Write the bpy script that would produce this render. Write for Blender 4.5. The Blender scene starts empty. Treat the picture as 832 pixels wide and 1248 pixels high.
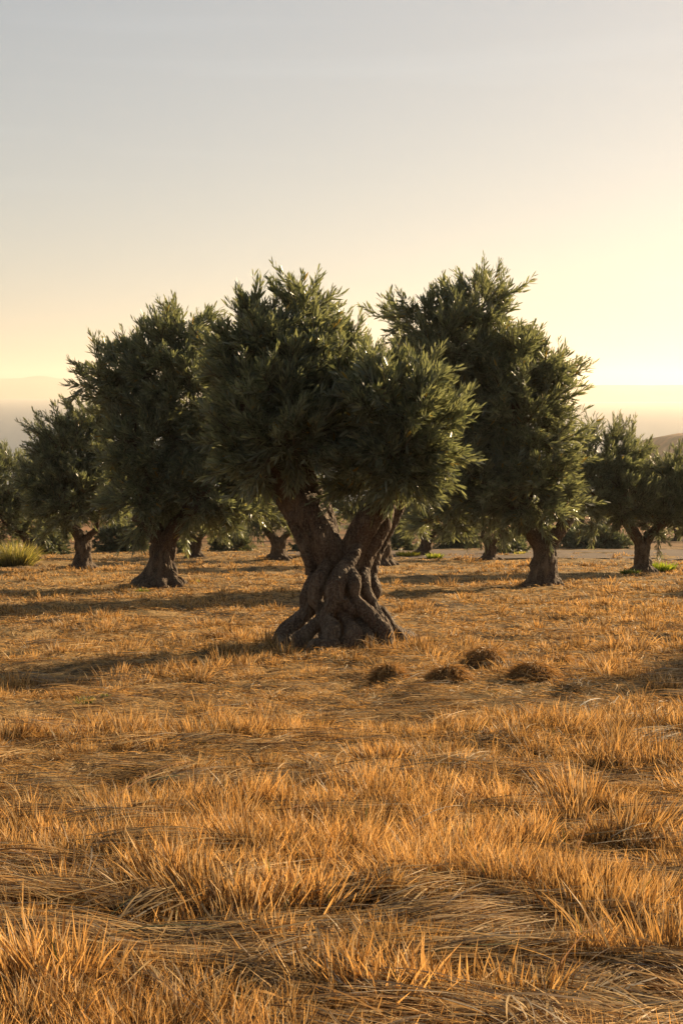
import bpy, math
import numpy as np
from math import radians as rad, sin, cos, tan, pi

# ------------------------------------------------------------------ camera / light
W, H, F = 832.0, 1248.0, 1714.0
PITCH = rad(4.9)
CAMH = 1.52
SUN_AZ, SUN_EL = 48.0, 19.0          # degrees right of the view, degrees above the horizon
S = bpy.context.scene
cam_d = bpy.data.cameras.new("camera")
cam_d.sensor_fit = 'VERTICAL'; cam_d.angle_y = 2*math.atan(H/2/F)
cam_d.clip_start = 0.05; cam_d.clip_end = 60000
cam = bpy.data.objects.new("camera", cam_d); S.collection.objects.link(cam)
cam.location = (0, 0, CAMH); cam.rotation_euler = (rad(90)-PITCH, 0, 0)
S.camera = cam

world = bpy.data.worlds.new("World"); S.world = world; world.use_nodes = True
nt = world.node_tree; bg = nt.nodes['Background']
sky = nt.nodes.new('ShaderNodeTexSky'); sky.sky_type = 'NISHITA'; sky.sun_disc = False
sky.sun_elevation = rad(SUN_EL); sky.sun_rotation = rad(SUN_AZ)
sky.altitude = 60; sky.air_density = 1.0; sky.dust_density = 0.6; sky.ozone_density = 1.0
tint = nt.nodes.new('ShaderNodeMix'); tint.data_type = 'RGBA'; tint.blend_type = 'MULTIPLY'
tint.inputs[0].default_value = 1.0; tint.inputs[7].default_value = (1.0, 0.875, 0.77, 1)
hs = nt.nodes.new('ShaderNodeHueSaturation'); hs.inputs['Saturation'].default_value = 1.0
nt.links.new(sky.outputs[0], hs.inputs['Color']); nt.links.new(hs.outputs[0], tint.inputs[6]); gm = nt.nodes.new('ShaderNodeGamma'); gm.inputs[1].default_value = 0.5   # added to flatten the sky's contrast and lift fill from its dim side
nt.links.new(tint.outputs[2], gm.inputs[0]); tc_ = nt.nodes.new('ShaderNodeTexCoord'); mp_ = nt.nodes.new('ShaderNodeMapping'); mp_.inputs['Scale'].default_value = (1.6, 1.6, 26); mp_.inputs['Rotation'].default_value = (0, rad(2), 0)
cn = nt.nodes.new('ShaderNodeTexNoise'); cn.inputs['Scale'].default_value = 1.6; cn.inputs['Detail'].default_value = 6; cn.inputs['Distortion'].default_value = .4
nt.links.new(tc_.outputs['Generated'], mp_.inputs[0]); nt.links.new(mp_.outputs[0], cn.inputs['Vector'])
cr_ = nt.nodes.new('ShaderNodeMapRange'); cr_.inputs[1].default_value = .52; cr_.inputs[2].default_value = .8; cr_.inputs[3].default_value = 1.0; cr_.inputs[4].default_value = 1.07
nt.links.new(cn.outputs['Fac'], cr_.inputs[0])
cs_ = nt.nodes.new('ShaderNodeVectorMath'); cs_.operation = 'SCALE'
nt.links.new(gm.outputs[0], cs_.inputs[0]); nt.links.new(cr_.outputs[0], cs_.inputs['Scale']); nt.links.new(cs_.outputs[0], bg.inputs[0])
bg.inputs[1].default_value = 0.1

sd = bpy.data.lights.new("sun", 'SUN'); sd.energy = 5.0; sd.angle = rad(0.9); sd.color = (1.0, 0.75, 0.45)
sun = bpy.data.objects.new("sun", sd); S.collection.objects.link(sun)
sun.rotation_euler = (rad(90-SUN_EL), 0, rad(180-SUN_AZ))
S.view_settings.view_transform = 'Standard'; S.view_settings.look = 'None'
S.view_settings.gamma = 1.0; S.view_settings.use_curve_mapping = False
S.view_settings.exposure = 1.38
cy = S.cycles
S.render.engine = 'CYCLES'
cy.max_bounces = 7; cy.diffuse_bounces = 3; cy.transmission_bounces = 4; cy.volume_bounces = 1
cy.glossy_bounces = 2; cy.transparent_max_bounces = 4
cy.use_denoising = True; cy.use_adaptive_sampling = True; cy.adaptive_threshold = 0.006
cy.volume_step_rate = 10

R = np.random.default_rng(11)
TA = tan(PITCH)
Fv = np.array([0, cos(PITCH), -sin(PITCH)]); Uv = np.array([0, sin(PITCH), cos(PITCH)]); Rv = np.array([1., 0, 0])

def P(px, py, d):
    """the point seen at pixel px, py of the photograph at depth d"""
    return np.array([0, 0, CAMH]) + d*(Fv + Rv*(px-416)/F + Uv*(624-py)/F)
def depth_of(py):
    return CAMH*cos(PITCH)*F/(py-624.0)

# ------------------------------------------------------------------ noise
def _hash(ix, iy, iz):
    with np.errstate(over='ignore'):
        h = (ix.astype(np.int64)*374761393 + iy.astype(np.int64)*668265263 + iz.astype(np.int64)*2147483647) & 0xffffffff
        h = ((h ^ (h >> 13))*1274126177) & 0xffffffff
        h = h ^ (h >> 16)
    return (h & 0xffff)/65535.0
def vnoise(p):
    i = np.floor(p); f = p-i; f = f*f*(3-2*f); i = i.astype(np.int64)
    r = 0
    for dx in (0, 1):
        for dy in (0, 1):
            for dz in (0, 1):
                w = (f[..., 0] if dx else 1-f[..., 0])*(f[..., 1] if dy else 1-f[..., 1])*(f[..., 2] if dz else 1-f[..., 2])
                r = r + w*_hash(i[..., 0]+dx, i[..., 1]+dy, i[..., 2]+dz)
    return r*2-1
def fbm(p, o=4):
    a, r, t = 1., 0, 0
    for k in range(o):
        r = r + a*vnoise(p*2**k + 17.3*k); t += a; a *= .5
    return r/t
def n2(x, y, s, o=3, seed=0.):
    return fbm(np.stack([x*s, y*s, np.zeros_like(x)+seed], -1), o)
def smooth(a, b, x):
    t = np.clip((x-a)/(b-a), 0, 1); return t*t*(3-2*t)

# low heaps of dark matted grass (pixel position of the foot)
HEAPS = [(594, 817, .23, .24), (654, 838, .24, .26), (472, 832, .15, .2), (546, 838, .18, .19), (684, 810, .2, .13), (263, 782, .24, .15)]
HP = []
for (px, py, r, h) in HEAPS:
    p = P(px, py, depth_of(py)); HP.append((p[0], p[1]+r*.6, r, h))
def gh(x, y):
    x = np.asarray(x, float); y = np.asarray(y, float)
    near = 1-smooth(45, 70, y)
    z = -TA*y
    z = z + near*(.06*n2(x, y, .55, 2, 3.) + .07*n2(x, y, 1.7, 2, 9.) + .018*n2(x, y, 6., 2, 5.))
    # a slight swell under the big tree
    z = z + .05*np.exp(-((x)**2+(y-15.6)**2)/2.2)
    # land beyond the field, rolling down to the shore
    far = smooth(60, 200, y)
    z = z + far*(2.2*n2(x, y, .012, 3, 1.) + .5*n2(x, y, .06, 2, 2.))
    # headland at the right
    hd = smooth(150, 225, x)*smooth(640, 850, y)*(1-smooth(1000, 1250, y))
    z = z + hd*(54 + .05*np.clip(x-200, 0, 200) + 4*n2(x, y, .012, 2, 8.) + 1.6*n2(x, y, .11, 2, 5.))
    return z

# ------------------------------------------------------------------ object helpers
def tag(o, label=None, cat=None, group=None, kind=None):
    if label: o['label'] = label
    if cat: o['category'] = cat
    if group: o['group'] = group
    if kind: o['kind'] = kind
    return o
def empty(name, loc):
    o = bpy.data.objects.new(name, None); S.collection.objects.link(o); o.location = loc
    o.empty_display_size = .3
    return o
def np_mesh(name, V, faces, mats, parent=None, col=None, smoothf=False, midx=None, origin=None):
    """faces: list of int arrays, each (n,3) or (n,4)"""
    me = bpy.data.meshes.new(name)
    V = np.asarray(V, np.float32)
    if origin is not None: V = V-np.asarray(origin, np.float32)
    fl = [np.asarray(f, np.int32) for f in faces if len(f)]
    loops = np.concatenate([f.ravel() for f in fl])
    tot = np.concatenate([np.full(len(f), f.shape[1], np.int32) for f in fl])
    st = np.concatenate([[0], np.cumsum(tot)[:-1]]).astype(np.int32)
    me.vertices.add(len(V)); me.vertices.foreach_set('co', V.ravel())
    me.loops.add(len(loops)); me.loops.foreach_set('vertex_index', loops)
    me.polygons.add(len(tot)); me.polygons.foreach_set('loop_start', st)
    if smoothf: me.polygons.foreach_set('use_smooth', np.ones(len(tot), bool))
    else: me.polygons.foreach_set('use_smooth', np.zeros(len(tot), bool))
    for m in mats: me.materials.append(m)
    if midx is not None: me.polygons.foreach_set('material_index', np.asarray(midx, np.int32))
    if col is not None:
        a = me.attributes.new('tone', 'FLOAT_COLOR', 'POINT')
        c = np.ones((len(V), 4), np.float32); c[:, :col.shape[1]] = col
        a.data.foreach_set('color', c.ravel())
    me.update(calc_edges=True)
    o = bpy.data.objects.new(name, me); S.collection.objects.link(o)
    if parent is not None: o.parent = parent
    elif origin is not None: o.location = origin
    return o

# ------------------------------------------------------------------ materials
def new_mat(name):
    m = bpy.data.materials.new(name); m.use_nodes = True
    n = m.node_tree; n.nodes.clear()
    out = n.nodes.new('ShaderNodeOutputMaterial')
    return m, n, out
def node(n, t, **kw):
    x = n.nodes.new(t)
    for k, v in kw.items(): setattr(x, k, v)
    return x
def ramp(n, fac, stops):
    r = node(n, 'ShaderNodeValToRGB')
    e = r.color_ramp.elements
    while len(e) < len(stops): e.new(.5)
    for k, (p, c) in enumerate(stops):
        e[k].position = p; e[k].color = (*c, 1)
    n.links.new(fac, r.inputs[0]); return r.outputs[0]
def noise(n, vec, scale, detail=4, rough=.6, dist=0.):
    t = node(n, 'ShaderNodeTexNoise'); t.inputs['Scale'].default_value = scale
    t.inputs['Detail'].default_value = detail; t.inputs['Roughness'].default_value = rough
    t.inputs['Distortion'].default_value = dist
    n.links.new(vec, t.inputs['Vector']); return t.outputs['Fac']
def mixc(n, f, a, b, mode='MIX'):
    m = node(n, 'ShaderNodeMix', data_type='RGBA', blend_type=mode)
    for s, v in ((m.inputs[0], f), (m.inputs[6], a), (m.inputs[7], b)):
        if isinstance(v, (int, float)): s.default_value = v
        elif isinstance(v, tuple): s.default_value = (*v, 1)
        else: n.links.new(v, s)
    return m.outputs[2]
def mapping(n, scale):
    g = node(n, 'ShaderNodeTexCoord'); mp = node(n, 'ShaderNodeMapping')
    mp.inputs['Scale'].default_value = scale
    n.links.new(g.outputs['Object'], mp.inputs[0]); return mp.outputs[0]

def leafy(name, trans=.35, tcol=(1, 1, 1), rough=.45, spec=.35, back=None):
    """two-sided leaf: colour from the mesh's own tone attribute, light passing through"""
    m, n, out = new_mat(name)
    at = node(n, 'ShaderNodeAttribute', attribute_name='tone')
    c = at.outputs['Color']
    if back:
        g = node(n, 'ShaderNodeNewGeometry')
        cb = mixc(n, .75, c, back)
        c = mixc(n, g.outputs['Backfacing'], c, cb)
    p = node(n, 'ShaderNodeBsdfPrincipled'); p.inputs['Roughness'].default_value = rough
    p.inputs['Specular IOR Level'].default_value = spec
    n.links.new(c, p.inputs['Base Color'])
    t = node(n, 'ShaderNodeBsdfTranslucent')
    tc = mixc(n, 1.0, c, tcol, 'MULTIPLY'); n.links.new(tc, t.inputs[0])
    mx = node(n, 'ShaderNodeMixShader'); mx.inputs[0].default_value = trans
    n.links.new(p.outputs[0], mx.inputs[1]); n.links.new(t.outputs[0], mx.inputs[2])
    n.links.new(mx.outputs[0], out.inputs[0]); return m

M_leaf = leafy('olive_leaf', .42, (1.5, 1.38, .72), .36, .6, (.20, .22, .15))
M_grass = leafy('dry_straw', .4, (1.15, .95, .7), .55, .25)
M_green = leafy('green_weed', .45, (1.6, 1.5, .6), .5, .3)
M_dark = leafy('scrub_leaf', .25, (1.5, 1.4, .7), .5, .25)

def bark_mat():
    m, n, out = new_mat('olive_bark')
    v = mapping(n, (1, 1, .35)); v1 = mapping(n, (1, 1, 1))
    f1 = noise(n, v, 9, 8, .65, .6); f2 = noise(n, v1, 2.2, 3, .6)
    f3 = noise(n, v1, 45, 4, .6)
    c = ramp(n, f1, [(.34, (.014, .009, .006)), (.48, (.072, .047, .029)), (.66, (.17, .122, .08))])
    c = mixc(n, ramp(n, f2, [(.4, (0, 0, 0)), (.62, (.8, .8, .8))]), c, (.065, .036, .021)); 
    c = mixc(n, ramp(n, f3, [(.45, (0, 0, 0)), (.7, (.5, .5, .5))]), c, (.24, .19, .135))
    p = node(n, 'ShaderNodeBsdfPrincipled'); p.inputs['Roughness'].default_value = .85
    p.inputs['Specular IOR Level'].default_value = .25
    n.links.new(c, p.inputs['Base Color'])
    vo = node(n, 'ShaderNodeTexVoronoi', feature='DISTANCE_TO_EDGE'); vo.inputs['Scale'].default_value = 16
    vd = node(n, 'ShaderNodeVectorMath', operation='ADD')
    nn = node(n, 'ShaderNodeTexNoise'); nn.inputs['Scale'].default_value = 6
    n.links.new(v, nn.inputs['Vector'])
    sc = node(n, 'ShaderNodeVectorMath', operation='SCALE'); sc.inputs['Scale'].default_value = .25
    n.links.new(nn.outputs['Color'], sc.inputs[0]); n.links.new(sc.outputs[0], vd.inputs[0]); n.links.new(v, vd.inputs[1])
    n.links.new(vd.outputs[0], vo.inputs['Vector'])
    vr = ramp(n, vo.outputs['Distance'], [(0, (0, 0, 0)), (.25, (1, 1, 1))])
    hm = mixc(n, .45, f1, vr)
    hm = mixc(n, .25, hm, f3)
    b = node(n, 'ShaderNodeBump'); b.inputs['Strength'].default_value = 1.0; b.inputs['Distance'].default_value = .05
    n.links.new(hm, b.inputs['Height']); n.links.new(b.outputs[0], p.inputs['Normal'])
    n.links.new(p.outputs[0], out.inputs[0]); return m
M_bark = bark_mat()
def simple_mat(name, col, rough=.9, var=.3, scale=3.):
    m, n, out = new_mat(name); v = mapping(n, (1, 1, 1))
    f = noise(n, v, scale, 6, .65)
    c = ramp(n, f, [(.3, tuple(x*(1-var) for x in col)), (.7, tuple(x*(1+var) for x in col))])
    p = node(n, 'ShaderNodeBsdfPrincipled'); p.inputs['Roughness'].default_value = rough
    p.inputs['Specular IOR Level'].default_value = .15
    n.links.new(c, p.inputs['Base Color'])
    b = node(n, 'ShaderNodeBump'); b.inputs['Strength'].default_value = .6; b.inputs['Distance'].default_value = .05
    n.links.new(f, b.inputs['Height']); n.links.new(b.outputs[0], p.inputs['Normal'])
    n.links.new(p.outputs[0], out.inputs[0]); return m
M_twig = simple_mat('olive_twig', (.09, .075, .05), .8)

def ground_mat():
    m, n, out = new_mat('field_ground')
    g = node(n, 'ShaderNodeTexCoord'); o = g.outputs['Object']
    fine = noise(n, o, 30, 6, .7); mid = noise(n, o, 2.5, 5, .6); big = noise(n, o, .25, 3, .5)
    soil = ramp(n, fine, [(.35, (.03, .02, .012)), (.58, (.085, .055, .028)), (.78, (.25, .16, .07))])
    straw = ramp(n, fine, [(.3, (.16, .10, .045)), (.7, (.46, .30, .13))])
    c = mixc(n, ramp(n, mid, [(.42, (0, 0, 0)), (.6, (1, 1, 1))]), soil, straw)
    c = mixc(n, ramp(n, big, [(.4, (0, 0, 0)), (.65, (.35, .35, .35))]), c, (.3, .2, .07))
    # scrubland beyond the field
    far1 = noise(n, o, .05, 6, .65)
    scrub = ramp(n, far1, [(.35, (.06, .05, .025)), (.55, (.20, .105, .05)), (.7, (.32, .17, .08))])
    sx = node(n, 'ShaderNodeSeparateXYZ'); n.links.new(o, sx.inputs[0])
    mr = node(n, 'ShaderNodeMapRange'); mr.inputs[1].default_value = 56; mr.inputs[2].default_value = 70
    n.links.new(sx.outputs['Y'], mr.inputs[0])
    c = mixc(n, mr.outputs[0], c, scrub)
    p = node(n, 'ShaderNodeBsdfPrincipled'); p.inputs['Roughness'].default_value = .95
    p.inputs['Specular IOR Level'].default_value = .1
    n.links.new(c, p.inputs['Base Color'])
    b = node(n, 'ShaderNodeBump'); b.inputs['Strength'].default_value = .8; b.inputs['Distance'].default_value = .03
    n.links.new(fine, b.inputs['Height']); n.links.new(b.outputs[0], p.inputs['Normal'])
    n.links.new(p.outputs[0], out.inputs[0]); return m
M_ground = ground_mat()

def water_mat():
    m, n, out = new_mat('sea_water')
    v = mapping(n, (.02, .05, 1))
    p = node(n, 'ShaderNodeBsdfPrincipled'); p.inputs['Base Color'].default_value = (.03, .05, .06, 1)
    p.inputs['Roughness'].default_value = .32; p.inputs['IOR'].default_value = 1.33
    f = noise(n, v, 1.5, 6, .7)
    b = node(n, 'ShaderNodeBump'); b.inputs['Strength'].default_value = .5; b.inputs['Distance'].default_value = 4
    n.links.new(f, b.inputs['Height']); n.links.new(b.outputs[0], p.inputs['Normal'])
    n.links.new(p.outputs[0], out.inputs[0]); return m
M_water = water_mat()

# ------------------------------------------------------------------ setting
def sheet(name, xs, ys, zf, m, smoothf=True):
    X, Y = np.meshgrid(xs, ys); Z = zf(X, Y)
    V = np.stack([X, Y, Z], -1).reshape(-1, 3); nx, ny = len(xs), len(ys)
    i = (np.arange(ny-1)[:, None]*nx + np.arange(nx-1)[None]).ravel()
    return np_mesh(name, V, [np.stack([i, i+1, i+nx+1, i+nx], -1)], [m], smoothf=smoothf)
SEA = -64.
ys = np.concatenate([np.arange(-80, 2, 4.), np.arange(2, 20, .06), np.arange(20, 60, .25), np.geomspace(60, 1500, 170)])
xp = np.concatenate([np.arange(0, 5, .06), np.arange(5, 16, .25), np.geomspace(16, 1800, 90)])
xs = np.concatenate([-xp[::-1], xp[1:]])
tag(sheet('ground', xs, ys, gh, M_ground), kind='structure')
sx = np.linspace(-10500, 10500, 3)
tag(sheet('sea', sx, np.linspace(400, 16500, 3), lambda x, y: x*0+SEA, M_water), kind='structure')
# far coast across the bay: low land curving nearer on the right
def far_coast():
    us = np.linspace(-.38, .38, 420); vs = np.linspace(0, 1, 40); U, Vv = np.meshgrid(us, vs)
    shore = 13000-4000*smooth(-.1, .09, U)
    Y = shore*(.98+.2*Vv); X = U*Y
    px = 15.8-8*smooth(-.08, .12, U)+3.2*np.exp(-((U+.2135)/.009)**2)+.9*n2(U, U*0, 22., 4, 4.)+.35*n2(U, U*0, 150., 3, 6.)
    k = smooth(.05, .55, Vv+.08*n2(U, Vv*.3, 30., 3, 2.))
    top = px*Y/F
    Z = SEA-3+k*(top-SEA+3)
    V = np.stack([X, Y, Z], -1).reshape(-1, 3); nx = len(us); i = (np.arange(39)[:, None]*nx+np.arange(nx-1)[None]).ravel()
    return np_mesh('far_coast_hills', V, [np.stack([i, i+1, i+nx+1, i+nx], -1)], [simple_mat('far_coast', (.10, .085, .05), .95, .4, .002)], smoothf=True)
tag(far_coast(), kind='structure')
# bare earth track along the far edge of the field
def track():
    xs_ = np.linspace(-2, 60, 120); V = []; Fc = []
    for i, x in enumerate(xs_):
        for j, t in enumerate(np.linspace(0, 1, 7)):
            y = 44.8 + 10.5*t + .35*n2(np.array([x]), np.array([t*3]), .5, 2, 2.)[0] + max(0, 6-x)*.5*(1-t)
            V.append((x, y, 0))
    V = np.array(V); V[:, 2] = gh(V[:, 0], V[:, 1]) + .03
    for i in range(len(xs_)-1):
        for j in range(6):
            a = i*7+j; Fc.append((a, a+7, a+8, a+1))
    return np_mesh('dirt_track', V, [np.array(Fc)], [simple_mat('bare_earth', (.12, .085, .058), .95, .25, 2.)], smoothf=True)
tag(track(), kind='structure')

# ------------------------------------------------------------------ blades
class Blades:
    def __init__(s): s.V = []; s.Q = []; s.T = []; s.C = []; s.n = 0
    def add(s, base, d0, d1, L, w, col, seg=3, facing=None):
        """curved tapering blades: direction bends from d0 at the foot to d1 at the tip"""
        n = len(base)
        if facing is None:
            a = R.uniform(0, 2*pi, n); side = np.stack([np.cos(a), np.sin(a), np.zeros(n)], -1)
        else: side = facing
        d0 = d0/np.linalg.norm(d0, axis=1)[:, None]; d1 = d1/np.linalg.norm(d1, axis=1)[:, None]
        side = np.cross(d0, side); side /= np.linalg.norm(side, axis=1)[:, None]+1e-9
        p = base.copy(); rows = []
        for k in range(seg):
            t = k/seg; ww = w*(1-.75*t*t)
            rows.append(p-side*ww[:, None]/2); rows.append(p+side*ww[:, None]/2)
            tm = (k+.5)/seg; d = d0*(1-tm)+d1*tm; d /= np.linalg.norm(d, axis=1)[:, None]+1e-9
            p = p + d*(L/seg)[:, None]
        rows.append(p)
        nv = 2*seg+1
        V = np.stack(rows, 1).reshape(-1, 3)
        b = s.n + np.arange(n)[:, None]*nv
        for k in range(seg-1):
            s.Q.append(np.concatenate([b+2*k, b+2*k+1, b+2*k+3, b+2*k+2], 1))
        s.T.append(np.concatenate([b+2*seg-2, b+2*seg-1, b+2*seg], 1))
        s.V.append(V); g = np.array([.34+.85*(k//2)/seg for k in range(nv-1)]+[1.25])  # straw paler towards the tip; feet darkened further to paint shade in the gaps
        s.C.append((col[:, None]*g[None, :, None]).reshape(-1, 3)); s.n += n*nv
    def build(s, name, mats, **kw):
        return np_mesh(name, np.concatenate(s.V), [np.concatenate(s.Q) if s.Q else np.zeros((0, 4)), np.concatenate(s.T)], mats, col=np.concatenate(s.C), **kw)

def straw_col(n, dark=0., x=None, y=None):
    a = np.array([.58, .345, .115]); b = np.array([.78, .54, .24]); c = np.array([.20, .11, .04]); g = np.array([.62, .50, .33])
    t = R.random(n)[:, None]; u = R.random(n)[:, None]
    col = a*(1-t)+b*t
    col = np.where(u < .18+dark, c*(.7+.6*t), col)
    col = np.where(u > .88, g*(.6+.5*t), col)
    col = np.where((u > .874) & (u < .88), np.array([.13, .15, .04]), col)
    return col
# ------------------------------------------------------------------ grass
def field_points(n, d0, d1, pw, margin=1.3):
    u = R.random(n); q = 1-pw
    d = (d0**q + u*(d1**q-d0**q))**(1/q)
    x = R.uniform(-1, 1, n)*(.245*d*1.05+margin)
    return x, d
def flow(x, y):
    a = 3.3*n2(x, y, .7, 2, 21.) + 2.9
    return np.stack([np.cos(a), np.sin(a)*.8, np.zeros_like(a)], -1)
TRUNKS = [(0, 15.7, .5)]
def clear_trunk(x, y):
    m = np.ones(len(x), bool)
    for (tx, ty, r) in TRUNKS: m &= ((x-tx)**2+(y-ty)**2) > r*r
    return m
def thick(x, y):   # where stubble stands tall
    return .6*n2(x*.55+y*.35, y*1.05-x*.25, 1.0, 2, 31.)+.55*n2(x*.8+y*.3, y*.9-x*.3, 2.6, 2, 11.)

def build_grass():
    B = Blades()
    # short matted grass everywhere
    for (n, a, b, pw, seg) in ((150000, 3.0, 13, 1.1, 3), (210000, 11, 62, 1.15, 2)):
        x, y = field_points(n, a, b, pw); k = clear_trunk(x, y)
        k &= ~((y > 44.8) & (x > 0)); x, y = x[k], y[k]; n = len(x)
        th = np.clip(thick(x, y)*1.7+.42, .05, 1.2); kk = R.random(n) < .14+th; x, y, th = x[kk], y[kk], th[kk]; n = len(x)
        fl = flow(x, y); e = R.normal(0, 1, (n, 3))*.75; e[:, 2] = 0
        up = np.array([0, 0, 1.])
        d0 = up*R.uniform(.35, 1.1, n)[:, None] + e + fl*.35
        d1 = up*R.uniform(-.25, .5, n)[:, None] + e*1.3 + fl*.8
        L = R.uniform(.03, .105, n)*(.6+.5*th); 
        w = np.maximum(.0028, .0004*y)*R.uniform(.7, 1.4, n)
        pt = (.9+.55*n2(x, y, 1.3, 3, 55.)+.3*n2(x, y, 5., 1, 75.))[:, None]   # bleached and weathered patches
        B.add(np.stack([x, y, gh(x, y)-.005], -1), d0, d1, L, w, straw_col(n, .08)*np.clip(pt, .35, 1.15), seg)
    # tufts of upright stubble
    tx, ty = field_points(12000, 3.2, 50, 1.3); v = thick(tx, ty)+R.normal(0, .15, len(tx)); k = v > np.where(ty > 7, .09, -.02)
    tx, ty = tx[k], ty[k]
    spec = [(38, 1238, .34, 1.3), (415, 1236, .24, 1.3), (405, 1215, .2, 1.2), (696, 985, .3, .9), (772, 1018, .3, 1.), (748, 1128, .3, 1.2), (700, 1110, .26, 1.2),
            (650, 1095, .24, 1.2), (822, 1175, .34, 1.3), (240, 1110, .27, 1.1), (215, 1090, .25, 1.), (600, 1070, .24, 1.1), (560, 1045, .24, 1.), (20, 1235, .3, 1.2), (64, 1232, .28, 1.),
            (520, 1238, .25, 1.2), (470, 1244, .25, 1.), (530, 1060, .22, 1.), (325, 1050, .2, 1), (350, 1030, .2, 1.), (460, 930, .18, .9), (500, 925, .18, .9), (640, 1240, .2, .8), (300, 1130, .24, 1.1),
            (350, 1110, .22, 1.), (390, 1120, .24, 1.1), (480, 1190, .2, 1.), (610, 1240, .22, 1.), (130, 980, .22, 1.), (160, 985, .22, 1.)]
    H_ = R.uniform(.05, .16, len(tx))*R.uniform(.75, 1.3, len(tx))*(.8+.5*np.clip(thick(tx, ty)*2, 0, 1)); Rr = R.uniform(.02, .07, len(tx))
    for (px, py, h, r) in spec:
        p = P(px, min(py, 1246), depth_of(min(py, 1246)))
        tx = np.append(tx, p[0]); ty = np.append(ty, p[1]); H_ = np.append(H_, h*.85); Rr = np.append(Rr, .08*r)
    cnt = np.clip(620/ty*R.uniform(.5, 1.4, len(ty)), 12, 120).astype(int)
    cnt[-len(spec):] = 300
    idx = np.repeat(np.arange(len(tx)), cnt); n = len(idx)
    off = R.normal(0, 1, (n, 2))*Rr[idx][:, None]*np.array([1.1, .7])
    x = tx[idx]+off[:, 0]; y = ty[idx]+off[:, 1]
    ln = R.normal(0, .24, (len(tx), 2))[idx]
    spread = off/Rr[idx][:, None]*.16
    d0 = np.stack([ln[:, 0]+spread[:, 0]+R.normal(0, .13, n), ln[:, 1]+spread[:, 1]+R.normal(0, .13, n), np.ones(n)], -1)
    d1 = d0 + np.stack([spread[:, 0]*1.2+R.normal(0, .35, n), spread[:, 1]*1.2+R.normal(0, .35, n), np.zeros(n)], -1)
    k = clear_trunk(x, y)
    L = H_[idx]*R.uniform(.35, 1.2, n); w = np.maximum(.0046, .00046*y)*R.uniform(.45, 1.7, n)*(1+.5*(idx >= len(tx)-len(spec)))
    B.add(np.stack([x, y, gh(x, y)-.01], -1)[k], d0[k], d1[k], L[k], w[k], (straw_col(n, .08)*(.5+.65*R.random(len(tx)))[idx][:, None])[k], 3)
    # fine tangle lying in every direction
    n = 100000; x, y = field_points(n, 2.9, 30, 1.5, 1.1); k = clear_trunk(x, y); x, y = x[k], y[k]; n = len(x)
    a = R.uniform(0, 2*pi, n); el = R.uniform(-.1, .55, n); a2 = a+R.normal(0, 1.1, n)
    B.add(np.stack([x, y, gh(x, y)+R.uniform(0, .05, n)], -1), np.stack([np.cos(a), np.sin(a), el], -1), np.stack([np.cos(a2), np.sin(a2), -el*R.uniform(.2, 1.6, n)], -1),
          R.uniform(.05, .17, n), np.maximum(.0016, .0003*y)*R.uniform(.7, 1.5, n), straw_col(n, .16)*R.uniform(.55, 1.15, (n, 1)), 3)
    # drifts of wispy bent grass beside the tufts
    m = 90000; q = R.integers(0, len(tx), m); r = np.abs(R.normal(0, .22, m)); a = R.uniform(0, 2*pi, m)
    x = tx[q]+r*np.cos(a)*1.3; y = ty[q]+r*np.sin(a); k = clear_trunk(x, y) & (y > 2.6); x, y, a, q = x[k], y[k], a[k], q[k]; m = len(x)
    fl = flow(x, y)
    o = np.stack([np.cos(a), np.sin(a), np.zeros(m)], -1)
    d0 = np.array([0, 0, 1.])*R.uniform(.6, 1.2, m)[:, None]+o*.35+fl*.3+R.normal(0, .25, (m, 3))
    d1 = np.array([0, 0, 1.])*R.uniform(-.5, .4, m)[:, None]+o*.7+fl*.7+R.normal(0, .35, (m, 3))
    B.add(np.stack([x, y, gh(x, y)-.005], -1), d0, d1, H_[q]*R.uniform(.35, .9, m), np.maximum(.0026, .0004*y)*R.uniform(.7, 1.3, m), straw_col(m), 3)
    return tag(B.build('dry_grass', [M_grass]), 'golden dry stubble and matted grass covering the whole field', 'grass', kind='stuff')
build_grass()

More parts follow.
